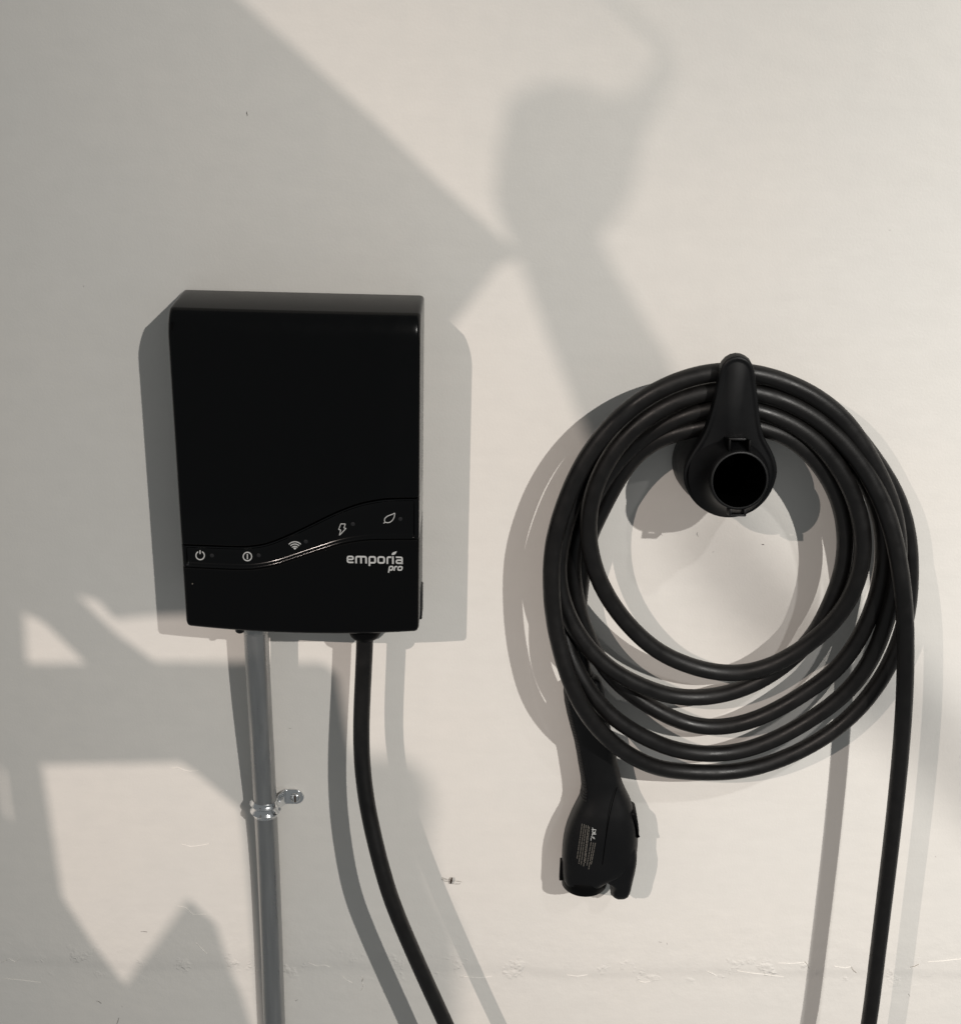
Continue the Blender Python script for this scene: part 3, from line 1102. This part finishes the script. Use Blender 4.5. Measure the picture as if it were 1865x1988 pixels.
strokes('housing_seam', [([(658, 1000), (640, 1055), (620, 1130), (600, 1215), (586, 1290), (574, 1370), (562, 1450), (552, 1530), (544, 1590), (538, 1640)], 6, False)], lambda x, y: plug_print(x, y) + Vector((0, .0001, 0)), 'bore', con_, .0001)
items = []
lines = [((381, 1288), (340, 1565)), ((398, 1292), (354, 1608)), ((412, 1300), (372, 1616)), ((428, 1302), (392, 1626)), ((438, 1312), (404, 1600)), ((452, 1432), (418, 1622)), ((470, 1438), (432, 1650)), ((486, 1440), (452, 1612))]
for (x0, y0), (x1, y1) in lines:
    t = 0
    L_ = math.hypot(x1 - x0, y1 - y0)
    while t < L_:
        n = random.uniform(12, 38)
        e = min(L_, t + n)
        k = max(2, int((e - t) / 6))
        items.append(([(x0 + (x1 - x0) * (t + (e - t) * j / k) / L_, y0 + (y1 - y0) * (t + (e - t) * j / k) / L_) for j in range(k + 1)], 5.2, False))
        t = e + random.uniform(3, 6)
strokes('rating_print', items, plug_print, 'print_dim', con_, .0001)
mark = [(rounded([(492, 1338), (466, 1334), (462, 1356), (488, 1362)], 5), 6, False), (rounded([(490, 1372), (462, 1367), (460, 1384)], 3), 6, False), ([(452, 1392), (478, 1398)], 6, False),
        ([(462, 1318), (466, 1330), (456, 1336)], 4, False), ([(486, 1346), (470, 1376)], 5, False), ([(453, 1400), (450, 1422)], 5, False), ([(468, 1404), (482, 1408)], 5, False)]
strokes('approval_mark', mark, plug_print, 'print', con_, .0001)

# ------------------------------------------------------------------ the insect on the wall
ins_p = at(876, 1710)
ins = empty('mosquito', ins_p, 'tiny dark mosquito resting on the white wall right of the hanging cord', 'insect')
body = [at(877.5, 1704, .0035), at(876.5, 1708, .0045), at(875.5, 1712, .0040), at(874.5, 1716, .0030)]
link('body', py_mesh('body', *tube(catmull(body, .0005), lambda t: .0005 + .0008 * math.sin(math.pi * (t * .8 + .1)), 10)), 'insect', ins)
for pts_ in (((875, 1709), (868, 1708), (858, 1704)), ((876, 1710), (866, 1712), (857, 1706)), ((877, 1711), (886, 1711), (896, 1713)), ((876, 1713), (884, 1717), (893, 1716))):
    q = [at(*pts_[0], .0035), at(*pts_[1], .0050), at(*pts_[2], .0004)]
    link('leg', py_mesh('leg', *tube(catmull(q, .001), .00022, 6)), 'wing', ins)

# ------------------------------------------------------------------ added unseen shapes behind the camera, outlined to shade the lamps


def towards_lamp(px, py, t, lamp_):
    s = at(px, py)
    return s + (lamp_ - s) * t


def shade_sheet(name, outer, holes, t, thick, mat, lamp_=LAMP_L):
    """upright sheet parallel to the wall, its outline and openings given by the shadow they throw"""
    b_ = bmesh.new()
    def loop(pts_):
        vs_ = [b_.verts.new(towards_lamp(x, y, t, lamp_)) for x, y in pts_]
        for i in range(len(vs_)):
            b_.edges.new((vs_[i], vs_[(i + 1) % len(vs_)]))
    loop(outer)
    for h_ in holes:
        loop(h_)
    bmesh.ops.triangle_fill(b_, use_beauty=True, use_dissolve=False, edges=b_.edges[:])
    e = bmesh.ops.extrude_face_region(b_, geom=b_.faces[:])
    nv = [q_ for q_ in e['geom'] if isinstance(q_, bmesh.types.BMVert)]
    for q_ in nv:                              # thickness runs towards the lamp, so the edges are cut along its rays
        q_.co += (lamp_ - q_.co).normalized() * thick
    bmesh.ops.recalc_face_normals(b_, faces=b_.faces)
    me_ = bpy.data.meshes.new(name)
    b_.to_mesh(me_)
    b_.free()
    return link(name, me_, mat, smooth=False)


outer = [(-420, -500), (-60, -500), (470, 0), (720, 225), (860, 360), (980, 468), (1012, 484), (1012, 500), (968, 516), (905, 600), (872, 640), (862, 1000), (430, 1040), (425, 1192),
         (300, 1196), (222, 1203), (190, 1166), (152, 1158), (222, 1226), (300, 1284), (560, 1286), (625, 1286), (655, 1310), (668, 1390), (684, 1480), (700, 1600),
         (722, 1700), (762, 1800), (805, 1900), (835, 2000), (850, 2400), (-420, 2400)]
hole1 = [(47, 1192), (84, 1208), (116, 1239), (166, 1288), (53, 1288)]
hole3 = [(82, 1486), (352, 1481), (388, 1507), (468, 1574), (476, 1640), (505, 1990), (512, 2080), (490, 2000), (470, 1935), (450, 1890), (434, 1842), (420, 1794), (392, 1770), (366, 1744), (306, 1826), (242, 1912), (180, 1832), (122, 1742)]
hole4 = [(0, 1484), (8, 1500), (21, 1594), (12, 1582)]
sheet = shade_sheet('shadow_sheet', outer, [hole1, hole3, hole4], .36, .004, 'board')  # invented cut-out, blocks the left lamp in the wanted shadow pattern
tag(sheet, 'added sheet with openings behind the camera, shaped to cast the left-hand shadows', 'board')
blob_o = [(993, 474), (970, 423), (957, 379), (965, 290), (987, 195), (1015, 173), (1076, 153), (1138, 164), (1182, 188), (1227, 169), (1262, 138), (1280, 108), (1272, 88), (1182, 8), (1120, -48), (1140, -66),
         (1198, -10), (1296, 76), (1312, 104), (1314, 158), (1283, 206), (1255, 251), (1238, 323), (1227, 379), (1204, 418), (1166, 452), (1182, 502), (1216, 557), (1256, 624), (1292, 680), (1320, 760), (1300, 860), (1150, 870), (1120, 800),
         (1093, 730), (1065, 658), (1037, 585), (1009, 513)]
blob_blocker = shade_sheet('blob_caster', rounded(blob_o, 8, True, 3), [], .45, .04, 'blocker_fill')  # invented outline, added only for its shadow from the left lamp
tag(blob_blocker, 'added dark shape behind the camera, outlined to cast the rounded shadow and its thin line', 'blob_blocker')

soft_o = [(560, 1470), (780, 1466), (826, 1500), (842, 1560), (828, 1640), (845, 1720), (892, 1810), (890, 2400), (560, 2400)]
soft_blocker = shade_sheet('soft_caster', rounded(soft_o, 14, True, 3), [], .56, .006, 'board')  # added nearer the left lamp so its shadow edge is softer
tag(soft_blocker, 'added panel far behind the camera, shaped to cast a soft shadow beside the cord', 'soft_shade')
streak_o = [(1322, 978), (1372, 940), (1480, 1085), (1620, 1215), (1780, 1335), (2010, 1585), (2010, 1640), (1960, 1640), (1720, 1412), (1560, 1310), (1420, 1190), (1352, 1080)]
streak_blocker = shade_sheet('streak_caster', streak_o, [], .60, .03, 'board', LAMP_R)  # added in the right lamp's beam to dim the wall in a soft streak
tag(streak_blocker, 'added bent strip far behind the camera, shaped to dim the right lamp inside the coil', 'streak_shade')

scene.render.engine = 'CYCLES'
scene.cycles.max_bounces = 6
scene.cycles.sample_clamp_indirect = 4
